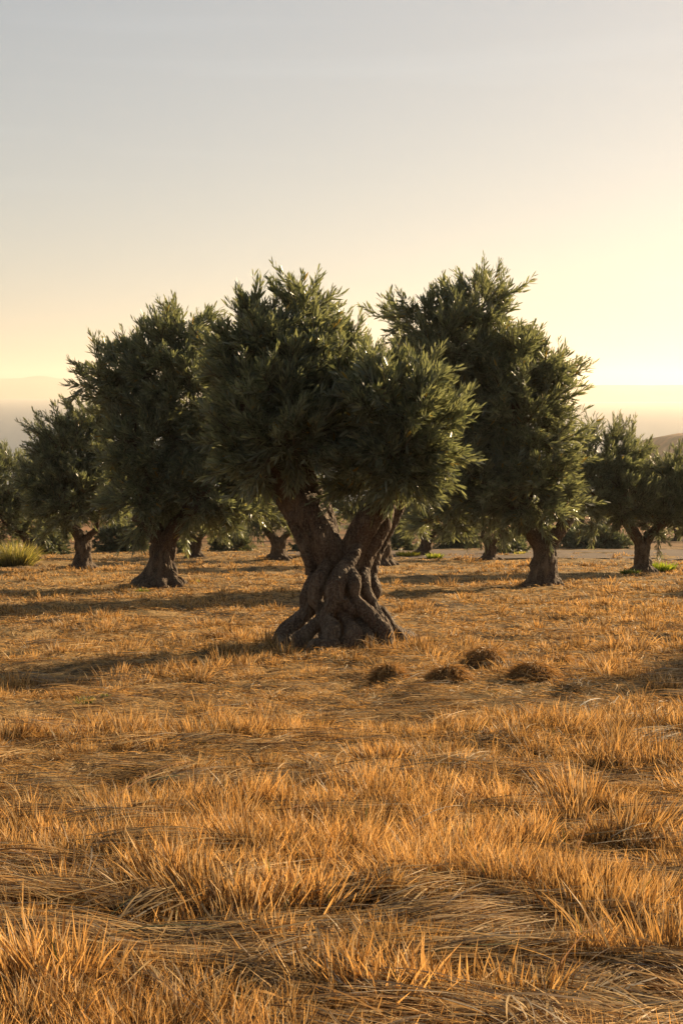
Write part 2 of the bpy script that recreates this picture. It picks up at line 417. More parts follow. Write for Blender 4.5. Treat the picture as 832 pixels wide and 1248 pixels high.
def build_straw():
    B = Blades()
    # flattened swathes of cut stalks
    nb = 620; bx, by = field_points(nb, 3.3, 26, 1.7, 1.0)
    k = thick(bx, by) < .25; bx, by = bx[k], by[k]; nb = len(bx)
    fixed = [(150, 1120, 15), (60, 1100, 5), (300, 1180, -8), (700, 1060, 8), (560, 1130, 12), (420, 1010, 6), (200, 1060, 10), (760, 1215, 35), (640, 1180, 20), (620, 1000, 8), (500, 1160, 5), (330, 1225, 50), (360, 1230, 60), (730, 1010, 3), (80, 1040, -10)]
    ang = (n2(bx, by, .5, 2, 44.)*2.2)+R.normal(0, .6, nb)
    for (px, py, a) in fixed:
        p = P(px, py, depth_of(py)); bx = np.append(bx, p[0]); by = np.append(by, p[1]); ang = np.append(ang, rad(a))
    nb = len(bx)
    cnt = np.clip(330/by, 14, 70).astype(int); cnt[-len(fixed):] = 110
    i = np.repeat(np.arange(nb), cnt); n = len(i)
    a = ang[i]+R.normal(0, .26, n)
    L = R.uniform(.22, .55, n); L = np.where(R.random(n) < .4, L*.5, L)
    off = R.normal(0, 1, (n, 2))*np.array([.10, .06])
    c, s_ = np.cos(ang[i]), np.sin(ang[i])
    x = bx[i]+off[:, 0]*c-off[:, 1]*s_ - np.cos(a)*L*.5; y = by[i]+off[:, 0]*s_+off[:, 1]*c - np.sin(a)*L*.5
    hb = R.uniform(.0, .07, nb)[i]; lift = R.uniform(.0, .3, n); ht = R.uniform(.005, .05, n)+hb
    k = clear_trunk(x, y)
    d0 = np.stack([np.cos(a), np.sin(a), lift-TA*np.sin(a)], -1)
    bend = R.normal(0, .2, n)
    d1 = np.stack([np.cos(a+bend), np.sin(a+bend), -lift*.9-.02-TA*np.sin(a)], -1)
    side = np.stack([R.normal(0, .4, n), R.normal(0, .4, n), np.ones(n)], -1)
    col = straw_col(n, .02)*np.array([.95, .98, 1.05])*(.5+.75*R.random(nb))[i][:, None]
    B.add(np.stack([x, y, gh(x, y)+ht], -1)[k], d0[k], d1[k], L[k], (np.maximum(.0060, .0006*y)*R.uniform(.45, 1.4, n))[k], col[k], 5, facing=side[k])
    # loose scattered stalks
    n = 30000; x, y = field_points(n, 3.1, 22, 1.5, 1.); k = clear_trunk(x, y); x, y = x[k], y[k]; n = len(x)
    a = R.uniform(0, 2*pi, n); lift = R.uniform(-.02, .5, n)
    d0 = np.stack([np.cos(a), np.sin(a), lift], -1); bd = a+R.normal(0, .6, n)
    d1 = np.stack([np.cos(bd), np.sin(bd), -lift*.8], -1)
    side = np.stack([R.normal(0, .5, n), R.normal(0, .5, n), np.ones(n)], -1)
    B.add(np.stack([x, y, gh(x, y)+.005], -1), d0, d1, R.uniform(.08, .35, n), np.maximum(.003, .00042*y)*R.uniform(.5, 1.6, n), straw_col(n, .1)*R.uniform(.6, 1.15, (n, 1)), 4, facing=side)
    return tag(B.build('loose_straw', [M_grass]), 'flattened swathes of cut straw lying between the stubble tufts', 'straw', kind='stuff')
build_straw()

# pale long stalks that stand out singly
PALE = [((100, 1010), (170, 950), (232, 928), 'pale bent straw stalk arching over the stubble at the left'),
        ((313, 890), (316, 868), (324, 848), 'short pale stalk standing upright in mid field below the big tree'),
        ((700, 1040), (712, 1010), (718, 980), 'pale upright stalk leaning beside the tuft on the right'),
        ((330, 1020), (352, 988), (376, 982), 'pale curved stalk left of centre arching to the right'),
        ((245, 1225), (242, 1170), (232, 1132), 'pale forked stalk leaning left in the near foreground'),
        ((285, 1108), (315, 1080), (342, 1045), 'thin pale stalk rising to the right in the foreground'),
        ((655, 1225), (700, 1150), (750, 1112), 'long pale stalk arching to the right in the near foreground'),
        ((610, 1115), (620, 1090), (638, 1068), 'thin pale stalk curving up right of centre'),
        ((768, 1107), (790, 1100), (812, 1088), 'pale split stalk lying near the right edge'),
        ((120, 1246), (160, 1222), (203, 1183), 'thick pale stalk lying at the bottom left edge'),
        ((0, 1200), (20, 1170), (50, 1110), 'pale blade leaning right at the left edge')]
for (a, b, c, lab) in PALE:
    d = depth_of(min(max(a[1], 850), 1246))
    pts = [P(*a, d), P(*b, d-.02), P(*c, d-.08)]
    t = np.linspace(0, 1, 9)[:, None]
    cur = pts[0]*(1-t)**2+2*(pts[1]*2-.5*pts[0]-.5*pts[2])*t*(1-t)+pts[2]*t*t
    wd = .0075*(1-.75*t)*(d/6)**.5
    V = []; Q = []
    for i in range(9):
        for j in range(4):
            an = j*pi/2; V.append(cur[i]+wd[i]*.5*np.array([cos(an)*1.2, sin(an)*.5, sin(an)*.8]))
    for i in range(8):
        for j in range(4): Q.append((i*4+j, i*4+(j+1) % 4, i*4+4+(j+1) % 4, i*4+4+j))
    Q.append((0, 1, 2, 3)); Q.append((32, 33, 34, 35))
    col = np.tile(np.array([[.68, .56, .38]]), (len(V), 1))
    tag(np_mesh('straw_stalk', np.array(V), [np.array(Q)], [M_grass], col=col, origin=pts[0]), lab, 'straw stalk', 'pale stalks standing out of the stubble')

# ------------------------------------------------------------------ heaps of matted dark grass
heap_lab = ['dark rounded heap of matted grass right of the big trunk, farther and between the others', 'largest dark heap of matted grass, nearest the right edge of the field',
            'small dark grass heap straight below the right root of the big trunk', 'low dark grass heap between the small one and the rounded ones',
            'flattest dark grass heap, farthest to the right behind the largest heap', 'low dark grass heap left of the big trunk']
for (hx, hy, r, h), lab in zip(HP, heap_lab):
    B = Blades(); n = 1100
    a = R.uniform(0, 2*pi, n); q = np.sqrt(R.random(n))
    x = hx+q*np.cos(a)*r; y = hy+q*np.sin(a)*r*.8
    z = gh(x, y)+h*(1-q**2)*.62
    o = np.stack([np.cos(a), np.sin(a), np.zeros(n)], -1)
    d0 = o*.5+np.array([0, 0, .8])+R.normal(0, .3, (n, 3)); d1 = o+np.array([0, 0, -.9])+R.normal(0, .3, (n, 3))
    t = R.random(n)[:, None]
    t = t**.7; col = np.array([.20, .12, .05])*(1-t)+np.array([.6, .37, .14])*t
    B.add(np.stack([x, y, z], -1), d0, d1, R.uniform(.05, .13, n), R.uniform(.005, .009, n), col, 3)
    th, ph = np.meshgrid(np.linspace(0, 2*pi, 20, endpoint=False), np.linspace(0, 1, 7))
    X = hx+ph*np.cos(th)*r; Y = hy+ph*np.sin(th)*r*.8; Z = gh(X, Y)-.02+h*(1-ph**2)*.65+.02*n2(X, Y, 12., 2, 3.)
    V = np.stack([X, Y, Z], -1).reshape(-1, 3); i, j = np.meshgrid(np.arange(20), np.arange(6)); i = i.ravel(); j = j.ravel()
    Q = np.stack([j*20+i, j*20+(i+1) % 20, (j+1)*20+(i+1) % 20, (j+1)*20+i], -1)
    B.V.append(V); B.C.append(np.tile(np.array([[.27, .165, .07]]), (len(V), 1))); B.Q.append(Q+B.n); B.n += len(V)
    tag(B.build('grass_heap', [M_grass], origin=(hx, hy, float(gh(hx, hy)))), lab, 'grass heap', 'dark heaps of matted grass on the field')

# ------------------------------------------------------------------ leaves
def leaf_batch(base, d, side, L, w, col, droop=.04):
    """n leaves -> V (n*6,3), tri, quad"""
    n = len(base); nrm = np.cross(side, d)
    def pt(t, s):
        return base + d*(L*t)[:, None] + side*(w*s)[:, None] - np.array([0, 0, 1.])*(droop*L*t*t)[:, None] 
    V = np.stack([pt(0, 0), pt(.35, -.5), pt(.35, .5), pt(.72, -.42), pt(.72, .42), pt(1, 0)], 1).reshape(-1, 3)
    b = np.arange(n)[:, None]*6
    T = np.concatenate([np.concatenate([b, b+2, b+1], 1), np.concatenate([b+3, b+4, b+5], 1)])
    Q = np.concatenate([b+1, b+2, b+4, b+3], 1)
    return V, T, Q, np.repeat(col, 6, 0)
def unit(v): return v/(np.linalg.norm(v, axis=-1, keepdims=True)+1e-9)
def perp(d):
    n = len(d); r = unit(R.normal(0, 1, (n, 3))); return unit(r-d*np.sum(r*d, 1)[:, None])
LEAFC = (np.array([.058, .076, .044]), np.array([.180, .205, .155]))
def shoots_to_mesh(name, base, d, L, leaf, per, parent, origin, tone=1., warm=0., twigs=None, stemw=.004, width=.165, mat=None):
    """shoots: each a twig with narrow leaves set round it, pointing forward"""
    n = len(base); idx = np.repeat(np.arange(n), per); t = np.tile((np.arange(per)+.5)/per, n)
    t = np.clip(t+R.normal(0, .03, len(t)), 0, 1)
    D = d[idx]; bend = perp(d)*.25
    pos = base[idx]+D*(L[idx]*t)[:, None]+bend[idx]*(L[idx]*t*t)[:, None]
    r = perp(D)
    sp = R.uniform(.35, 1.05, len(idx))*(1.1-.55*t)
    ld = unit(D+r*sp[:, None]+np.array([0, 0, .12]))
    sd = unit(np.cross(ld, D)+R.normal(0, .35, (len(idx), 3)))
    LL = leaf*R.uniform(.65, 1.2, len(idx))*(1-.3*t**3)
    u = R.random((len(idx), 1))*.7+R.random((n, 1))[idx]*.3
    cl = (1+.38*vnoise(base*3.1+7))[idx][:, None]
    col = (LEAFC[0]*(1-u)+LEAFC[1]*u)*tone*cl
    yel = (R.random(len(idx)) < .012+warm)[:, None]; col = np.where(yel, np.array([.22, .15, .03]), col)
    V, T, Q, C = leaf_batch(pos, ld, sd, LL, LL*width*R.uniform(.8, 1.2, len(idx)), col)
    nl = len(V); tw = []; TQ = []
    # stems as thin 3-sided prisms
    s_b = [base]; s_e = [base+d*L[:, None]+bend*L[:, None]]
    if twigs is not None: s_b.append(twigs[0]); s_e.append(twigs[1])
    sb = np.concatenate(s_b); se = np.concatenate(s_e); wd = np.concatenate([np.full(n, stemw)]+([np.full(len(twigs[0]), stemw*2.4)] if twigs is not None else []))
    dd = unit(se-sb); p1 = perp(dd); p2 = np.cross(dd, p1); k = len(sb)
    vs = []
    for e, sc in ((sb, 1.), (se, .5)):
        for j in range(3):
            a = j*2*pi/3; vs.append(e+(p1*cos(a)+p2*sin(a))*(wd*sc)[:, None])
    SV = np.stack(vs, 1).reshape(-1, 3); b = nl+np.arange(k)[:, None]*6
    SQ = np.concatenate([np.concatenate([b+j, b+(j+1) % 3, b+3+(j+1) % 3, b+3+j], 1) for j in range(3)])
    Vt = np.concatenate([V, SV]); Ct = np.concatenate([C, np.tile(np.array([[.1, .08, .05]]), (len(SV), 1))])
    mi = np.concatenate([np.zeros(len(Q), int), np.ones(len(SQ), int), np.zeros(len(T), int)])
    return np_mesh(name, Vt, [np.concatenate([Q, SQ]), T], [mat or M_leaf, M_twig], parent=parent, col=Ct, midx=mi, origin=origin)

SHRINK = .88
def lobes_world(lobes, d, SHRINK=.88):
    out = []
    for l in lobes:
        cx, cyy, rx, ry = l[:4]; off = l[4] if len(l) > 4 else 0.; rd = l[5] if len(l) > 5 else (rx+ry)/2
        dd = d+off; out.append((P(cx, cyy+.05*ry, dd), np.array([rx, rd, ry])*SHRINK*dd/F))
    return out
def crown(lobes, leaf, dens, seed=0, updir=.55, per=13, spray=.35, nb_sh=7, inner=.35):
    """returns shoot bases, directions, lengths, twig starts, twig ends.  lobes in world space"""
    bs = []; bd = []; bl = []
    kd = 1.35/(spray+leaf)**2; mm = max(3, int(round(dens/kd)))
    for (c, r) in lobes:
        area = 4*pi*((r[0]*r[1])**1.6/3+(r[0]*r[2])**1.6/3+(r[1]*r[2])**1.6/3)**(1/1.6)
        K = max(6, int(area*kd))
        # tufts spread over the lobe, a little evened out
        q = unit(R.normal(0, 1, (K*3, 3))); sel = [0]
        dm = np.linalg.norm(q-q[0], axis=1)
        for _ in range(K-1):
            w_ = int(np.argmax(dm+R.uniform(0, .25, len(q))*dm.max())); sel.append(w_); dm = np.minimum(dm, np.linalg.norm(q-q[w_], axis=1))
        q = q[sel]
        lump = 1+.22*vnoise(q*2.6+seed+c)
        rr = R.uniform(.52, .86, K)*lump
        p = c+q*r*rr[:, None]
        keep = np.ones(K, bool)
        for (c2, r2) in lobes:
            if c2 is c: continue
            keep &= (np.sum(((p-c2)/r2)**2, 1) > .36)
        nrm = unit(q/r); p, nrm = p[keep], nrm[keep]; K = len(p)
        ax = unit(nrm+np.array([0, 0, updir*1.1])*R.uniform(.5, 1.3, (K, 1))+R.normal(0, .15, (K, 3)))
        big = R.uniform(.65, 1.2, K)*np.where((R.random(K) < .16) & (nrm[:, 2] > .2), 1.5, 1.)
        ii = np.repeat(np.arange(K), mm)
        dd = unit(ax[ii]+R.normal(0, .46, (len(ii), 3)))
        along = np.sum(dd*ax[ii], 1)
        bs.append(p[ii]+R.normal(0, .05, (len(ii), 3))); bd.append(dd); bl.append(spray*big[ii]*(.55+.6*np.clip(along, 0, 1)))
        m = int(area*dens*inner); q = unit(R.normal(0, 1, (m, 3))); p = c+q*r*(R.uniform(.25, .6, m))[:, None]
        bs.append(p); bd.append(unit(q+R.normal(0, .6, (m, 3)))); bl.append(np.full(m, spray*.9))
    bs = np.concatenate(bs); bd = np.concatenate(bd); bl = np.concatenate(bl)
    # branchlet -> shoots
    n = len(bs); idx = np.repeat(np.arange(n), nb_sh); t = np.tile(np.linspace(.1, 1, nb_sh), n)
    D = bd[idx]; pos = bs[idx]+D*(bl[idx]*t)[:, None]
    sd = unit(D+perp(D)*(R.uniform(.3, 1.0, len(idx))*(1.15-t))[:, None]+np.array([0, 0, .15]))
    sl = leaf*R.uniform(.9, 1.9, len(idx))
    return pos, sd, sl, (bs, bs+D.reshape(n, nb_sh, 3)[:, 0]*bl[:, None])

# ------------------------------------------------------------------ trunks
def strand_tube(pts, rad_, ns=10):
    """a closed tapering tube along a smoothed path -> V, Q, T"""
    pts = np.array(pts, float); rad_ = np.array(rad_, float); m = len(pts)
    t = np.linspace(0, m-1, (m-1)*5+1)
    def cr(a):
        i = np.clip(t.astype(int), 0, m-2); f = (t-i)
        if a.ndim > 1: f = f[:, None]
        p0, p1, p2, p3 = a[np.maximum(i-1, 0)], a[i], a[i+1], a[np.minimum(i+2, m-1)]
        return .5*((2*p1)+(-p0+p2)*f+(2*p0-5*p1+4*p2-p3)*f*f+(-p0+3*p1-3*p2+p3)*f**3)
    c = cr(pts); r = np.maximum(cr(rad_), .004); k = len(c)
    tg = unit(np.gradient(c, axis=0)); ref = np.array([.13, 1., .07]); a1 = unit(np.cross(tg, ref)); a2 = np.cross(tg, a1)
    an = np.linspace(0, 2*pi, ns, endpoint=False)
    V = c[:, None]+(a1[:, None]*np.cos(an)[None, :, None]+a2[:, None]*np.sin(an)[None, :, None])*r[:, None, None]
    V = V.reshape(-1, 3); i = np.arange(k-1)[:, None]*ns; j = np.arange(ns)[None]; j2 = (j+1) % ns
    Q = np.stack([(i+j), (i+j2), (i+ns+j2), (i+ns+j)], -1).reshape(-1, 4)
    V = np.concatenate([V, [c[0], c[-1]]]); T = []
    for q in range(ns): T.append((k*ns, (q+1) % ns, q)); T.append((k*ns+1, (k-1)*ns+q, (k-1)*ns+(q+1) % ns))
    return V, Q, np.array(T)
def join_tubes(tubes):
    V = []; Q = []; T = []; n = 0
    for (v, q, t) in tubes: V.append(v); Q.append(q+n); T.append(t+n); n += len(v)
    return np.concatenate(V), np.concatenate(Q), np.concatenate(T)
def remeshed(name, tubes, voxel, parent, origin, disp=.012, ridge=.012, fs=1., seed=0.):
    V, Q, T = join_tubes(tubes)
    o = np_mesh('tmp', V, [Q, T], [M_bark], origin=None)
    md = o.modifiers.new('r', 'REMESH'); md.mode = 'VOXEL'; md.voxel_size = voxel; md.use_smooth_shade = True
    sm = o.modifiers.new('s', 'SMOOTH'); sm.factor = .5; sm.iterations = 1
    dg = bpy.context.evaluated_depsgraph_get(); ev = o.evaluated_get(dg)
    me = bpy.data.meshes.new_from_object(ev); bpy.data.objects.remove(o)
    n = len(me.vertices); co = np.empty(n*3, np.float32); me.vertices.foreach_get('co', co); co = co.reshape(-1, 3).astype(float)
    no = np.empty(n*3, np.float32); me.vertex_normals.foreach_get('vector', no); no = no.reshape(-1, 3)
    p = co*fs-np.asarray(origin)*fs+seed
    wz = p.copy(); wz[:, 2] *= .3; wz[:, 0] += .25*np.sin(p[:, 2]*3)
    rd = 1-np.abs(fbm(wz*9., 3))*2.2
    h = disp*fbm(p*5., 4)*1.6 + ridge*(rd-.45)
    co = co+no*h[:, None]-np.asarray(origin)
    me.vertices.foreach_set('co', co.astype(np.float32).ravel()); me.update()
    me.materials.clear(); me.materials.append(M_bark)
    me.polygons.foreach_set('use_smooth', np.ones(len(me.polygons), bool))
    me.name = name; ob = bpy.data.objects.new(name, me); S.collection.objects.link(ob); ob.parent = parent
    return ob
def tube_obj(name, pts, rad_, parent, origin, ns=9):
    v, q, t = strand_tube(pts, rad_, ns)
    v = v+.12*np.interp(np.arange(len(v)), [0, len(v)], [rad_[0], rad_[-1]])[:, None]*fbm(v*9, 2)[:, None]
    return np_mesh(name, v, [q, t], [M_bark], parent=parent, smoothf=True, origin=origin)

# ------------------------------------------------------------------ the big olive tree
DA = depth_of(790)
def A(px, py, off=0.): return P(px, py, DA+off)
def build_big():
    o = A(415, 788); o[2] = float(gh(o[0], o[1]))
    root = tag(empty('olive_tree', o), 'big gnarled olive tree with twisted trunk and spreading roots, centre of the field', 'olive tree', 'olive trees of the grove')
    tb = []
    k = DA/F
    def st(path, r):
        path = [(415+(a-415)*(1-.16*math.exp(-((b-690)/42)**2)), b, c-.07*(c < -.1)*(b > 700)) for (a, b, c) in path]; r = [q*(.92 if path[0][2] < 0 else 1) for q in r]
        tb.append(strand_tube([A(*p) for p in path], [x*k for x in r], 12))
    # core
    st([(414, 800, .3), (412, 760, .28), (410, 720, .25), (412, 700, .25)], [30, 24, 20, 18])
    st([(440, 800, .4), (432, 740, .32), (430, 705, .3), (440, 672, .3)], [24, 19, 16, 13])
    # left limb: broad, rising to the upper left
    st([(404, 728, .12), (401, 700, .06), (397, 672, 0), (383, 640, 0), (364, 606, .05), (347, 578, .1), (330, 545, .2)], [13, 18, 21, 21, 19, 17, 12])
    st([(388, 715, .12), (378, 690, .1), (368, 655, .1), (357, 622, .15), (342, 596, .2), (322, 565, .3)], [11, 12, 13, 15, 15, 10])
    st([(407, 690, .2), (403, 658, .18), (392, 624, .15), (378, 592, .1), (368, 560, 0)], [10, 12, 13, 12, 10])
    st([(392, 700, -.08), (393, 672, -.16), (385, 645, -.17), (372, 618, -.12)], [5, 8, 8, 5])
    st([(372, 700, .0), (369, 678, -.03), (362, 655, .0), (356, 634, 0)], [7, 8, 8, 9])
    # right limb
    st([(424, 712, .02), (427, 690, 0), (434, 664, 0), (447, 638, -.05), (464, 616, -.1), (482, 594, -.2), (500, 564, -.3)], [10, 14, 16, 16, 14, 11, 8])
    st([(441, 720, .1), (446, 694, .1), (456, 668, .1), (467, 644, .1), (472, 616, .1), (478, 586, .1)], [9, 10, 11, 11, 10, 7])
    st([(455, 712, .25), (463, 686, .3), (470, 660, .35), (480, 634, .3), (492, 604, .35)], [8, 8, 8, 8, 6])
    # knob
    st([(358, 636, .0), (361, 630, -.04), (365, 622, 0)], [8, 11, 8])
    # front strands, crossing
    st([(440, 664, -.14), (432, 680, -.24), (418, 696, -.34), (408, 714, -.4), (406, 734, -.44), (396, 752, -.46), (404, 768, -.6), (398, 784, -.72), (390, 800, -.74)], [4, 8, 11, 13, 11, 9, 13, 11, 8])
    st([(396, 684, -.2), (386, 706, -.28), (382, 728, -.3), (391, 748, -.34), (380, 766, -.46), (366, 780, -.6), (362, 801, -.6)], [6, 11, 11, 8, 9, 11, 7])
    st([(378, 700, -.08), (371, 724, -.12), (372, 744, -.16), (360, 762, -.3), (348, 774, -.42), (345, 801, -.46)], [7, 10, 9, 9, 11, 7])
    st([(380, 738, -.05), (364, 754, -.16), (346, 764, -.2), (339, 778, -.22), (334, 799, -.22)], [9, 9, 7, 7, 6])
    st([(428, 690, -.26), (434, 708, -.34), (434, 728, -.36), (448, 746, -.42), (461, 762, -.46), (470, 776, -.5), (468, 800, -.56)], [5, 9, 7, 11, 11, 11, 9])
    st([(450, 694, -.06), (448, 714, -.18), (456, 736, -.22), (462, 752, -.26), (472, 764, -.25), (478, 800, -.3)], [7, 8, 6, 7, 7, 8])
    st([(458, 702, .05), (462, 720, -.03), (450, 734, -.04), (466, 748, -.05), (480, 770, -.05)], [6, 8, 7, 8, 8])
    st([(418, 728, -.44), (416, 746, -.4), (424, 760, -.46), (430, 774, -.62), (424, 786, -.7), (426, 801, -.7)], [8, 6, 8, 12, 11, 8])
    st([(412, 784, -.74), (398, 788, -.8), (384, 786, -.8), (376, 800, -.78)], [6, 9, 9, 8])
    st([(434, 756, -.3), (446, 772, -.5), (450, 786, -.6), (448, 801, -.6)], [6, 8, 11, 8])
    st([(408, 730, -.36), (422, 737, -.42), (430, 748, -.4)], [8, 8, 6])
    # low roots at the sides and back
    st([(462, 765, .1), (478, 770, .12), (488, 780, .12), (495, 802, .12)], [9, 10, 9, 6])
    st([(470, 770, .5), (500, 782, .8), (525, 794, 1.1)], [15, 11, 6])
    st([(380, 765, .5), (350, 778, .8), (330, 790, 1.1)], [16, 12, 6])
    remeshed('trunk', tb, .0085, root, o, .014, .007, 1.5, 3.)
    # limbs running up into the crown
    for pts, r in ((((332, 545, .2), (300, 500, .3), (280, 450, .3), (270, 400, .4)), (14, 9, 6, 3)),
                   (((350, 575, .1), (350, 520, 0), (360, 460, .1), (370, 400, .2)), (18, 10, 7, 3)),
                   (((340, 570, 0), (318, 540, -.3), (300, 500, -.5), (290, 470, -.6)), (12, 9, 6, 3)),
                   (((372, 570, .1), (395, 520, .2), (412, 470, .3), (428, 430, .4)), (11, 8, 5, 2)),
                   (((490, 575, -.25), (505, 530, -.3), (510, 480, -.3), (512, 440, -.3)), (11, 8, 5, 2)),
                   (((470, 605, -.05), (462, 560, -.1), (455, 510, 0), (450, 470, .1)), (12, 8, 5, 2))):
        tube_obj('branch', [A(*p) for p in pts], [x*k for x in r], root, o)
    left = [(342, 480, 64, 78, -.1, 80), (312, 438, 42, 58, .1), (362, 422, 46, 56, .2), (424, 458, 26, 42, .3), (308, 530, 44, 52, -.2), (352, 530, 54, 44, -.4), (400, 500, 34, 60, .2)]
    right = [(482, 505, 54, 64, -.45, 66), (488, 560, 46, 42, -.5), (448, 556, 38, 46, -.1), (518, 528, 26, 44, -.3)]
    for lb in (left, right):
        p, d, L, tw = crown(lobes_world(lb, DA), .15, 44, 5., .6, spray=.27, nb_sh=6, inner=.16)
        shoots_to_mesh('crown', p, d, L, .148, 12, root, o, 1.0, .004, tw)
    return root
build_big()

# ------------------------------------------------------------------ the other olives
def olive(px, py, crotch, limbs, lobes, waist, label, leaf=.12, dens=45, per=12, nsh=6, twist=.7, voxel=.02, flare=1.7, spray=.38, seed=1., warm=.0, d=None, inner=.15, tone=1.):
    """px,py foot of the trunk; crotch (x,y) where it forks; limbs [(x,y,r),...] ends; all in pixels of the photo, sizes at depth d"""
    d = d or depth_of(py); k = d/F
    o = P(px, py-2, d); o[2] = float(gh(o[0], o[1])) - .0
    root = tag(empty('olive_tree', o), label, 'olive tree', 'olive trees of the grove')
    base = o.copy(); cr = P(crotch[0], crotch[1], d); tubes = []
    ns = 9
    for j in range(ns):
        a0 = 2*pi*j/ns+R.uniform(-.25, .25); lim = limbs[int(j*len(limbs)/ns)]
        e = P(lim[0], lim[1], d+lim[3] if len(lim) > 3 else d)
        pts = []; rr = []
        for t in (-.08, .0, .12, .3, .55, .8, 1.0):
            a = a0+twist*t*2; f = flare-(flare-.68)*min(1, max(t, 0)/.35)**.55 if t < .35 else .68-.1*(t-.35)
            f *= 1+.18*R.uniform(-1, 1)
            c = base+(cr-base)*t
            rw = waist*k*f
            pts.append(c+np.array([cos(a)*rw, sin(a)*rw*.9, 0])); rr.append(waist*k*(.42 if t > .1 else .36)*R.uniform(.85, 1.2))
        # out along its limb
        lr = lim[2]*k
        for t in (.35, .7, 1.):
            c = cr+(e-cr)*t; a = a0+1.5
            pts.append(c+np.array([cos(a)*lr*.5, sin(a)*lr*.5, .04*sin(pi*t)])); rr.append(lr*(.82-.3*t))
        tubes.append(strand_tube(pts, rr, 9))
    tubes.append(strand_tube([base-np.array([0, 0, .1]), base*.5+cr*.5, cr], [waist*k*1.15, waist*k*.8, waist*k*.45], 10))
    for j in range(6):
        a = 2*pi*j/6+R.uniform(-.4, .4); r = waist*k*flare
        tubes.append(strand_tube([base+np.array([cos(a)*r*.5, sin(a)*r*.5, .5*waist*k]), base+np.array([cos(a)*r*.95, sin(a)*r*.95, .04]), base+np.array([cos(a)*r*R.uniform(1.15, 1.7), sin(a)*r*1.3, -.1])], [waist*k*.36, waist*k*.34, waist*k*.16], 8))
    remeshed('trunk', tubes, voxel, root, o, .012, .02, 1.1, seed)
    lw = lobes_world(lobes, d, .9 if waist > 12 else (1.0 if waist > 8.5 else 1.14))
    # boughs from limb ends into each lobe
    for (c, r) in lw:
        e = min([P(l[0], l[1], d+(l[3] if len(l) > 3 else 0)) for l in limbs], key=lambda q: np.linalg.norm(q-c))
        mid = (e+c)/2+np.array([R.normal(0, .1), R.normal(0, .1), 0])
        tube_obj('branch', [e-(mid-e)*.1, mid, c, c+(c-mid)*.15+np.array([0, 0, r[2]*.15])], [limbs[0][2]*k*.5, limbs[0][2]*k*.33, limbs[0][2]*k*.2, .01], root, o, 7)
    p, dd, L, tw = crown(lw, leaf, dens, seed, .55, spray=spray, nb_sh=nsh, inner=inner)
    shoots_to_mesh('crown', p, dd, L, leaf, per, root, o, tone, warm, tw, stemw=.005)
    return root

olive(195, 714, (199, 660), [(172, 628, 14), (230, 618, 12)],
      [(200, 452, 42, 60, 0), (165, 470, 42, 42, .2), (132, 460, 20, 22, .2), (228, 425, 30, 40, .3), (235, 490, 60, 75, 0), (185, 540, 50, 60, -.2), (180, 598, 44, 38, -.4), (215, 605, 36, 34, .1), (252, 598, 52, 40, -.3), (300, 600, 40, 36, .2), (285, 540, 45, 50, .5)],
      16, 'tall olive tree with thick forked trunk, standing left of the big tree', leaf=.21, dens=15, nsh=6, per=12, spray=.42, voxel=.018, flare=1.75, seed=2., warm=.01)
olive(661, 717, (664, 668), [(634, 634, 11), (692, 628, 11)],
      [(560, 430, 66, 62, 0), (515, 392, 34, 34, .3), (582, 386, 38, 34, .2), (620, 448, 50, 52, 0), (660, 468, 26, 36, .2), (625, 500, 66, 60, -.2), (650, 560, 46, 56, -.3), (596, 592, 52, 38, -.3), (540, 612, 34, 30, .2), (545, 590, 40, 36, .2), (560, 500, 60, 70, .4), (648, 602, 36, 28, -.4), (670, 610, 26, 20, .2)],
      14.5, 'tall olive tree with wide glowing crown, its forked trunk right of the big tree', leaf=.21, dens=15, nsh=6, per=12, spray=.42, voxel=.018, flare=1.6, seed=7., warm=.012)
olive(100, 694, (102, 660), [(88, 640, 7), (118, 645, 6)],
      [(95, 552, 42, 40, 0), (112, 520, 24, 22, .2), (56, 585, 26, 38, 0), (75, 615, 36, 26, -.2), (95, 605, 46, 32, -.4), (130, 590, 34, 40, .2), (70, 550, 22, 20, 0)],
      9.5, 'medium olive tree with bushy round crown, left of the tall left-hand tree', leaf=.17, dens=20, nsh=6, per=11, seed=4., voxel=.025)
olive(783, 697, (782, 662), [(760, 630, 8), (806, 636, 7)],
      [(738, 565, 36, 38, 0), (722, 600, 34, 38, -.2), (760, 605, 30, 38, -.3), (765, 560, 20, 22, .2), (815, 600, 26, 32, .2), (840, 610, 34, 36, .2), (800, 630, 24, 20, 0), (832, 580, 20, 18, .2)],
      9, 'olive tree with a V-shaped fork at the right edge, green plant at its foot', leaf=.17, dens=20, nsh=6, per=11, seed=9., voxel=.025, flare=1.5)
olive(36, 684, (38, 664), [(28, 650, 5), (52, 648, 4)],
      [(8, 590, 34, 32, 0), (0, 625, 36, 30, 0), (40, 618, 32, 28, .3), (-30, 600, 36, 40, 0)],
      8, 'dark olive tree cut by the left edge behind the pale tall grass', leaf=.17, dens=12, nsh=6, per=10, seed=12., voxel=.03)
olive(339, 683, (339, 663), [(327, 648, 6), (352, 648, 5)],
      [(318, 615, 30, 26, 0), (355, 612, 30, 28, 0), (338, 595, 30, 26, .2), (300, 630, 20, 16, 0), (375, 632, 20, 16, 0)],
      9, 'small forked olive tree seen just left of the big trunk', leaf=.17, dens=12, nsh=6, per=10, seed=14., voxel=.03)
olive(238, 679, (239, 662), [(232, 650, 5), (248, 650, 4)],
      [(245, 625, 28, 22, 0), (225, 635, 22, 16, 0), (272, 632, 22, 18, 0)],
      7, 'small dark olive tree seen right of the tall left-hand trunk', leaf=.17, dens=12, nsh=6, per=10, seed=15., voxel=.03)
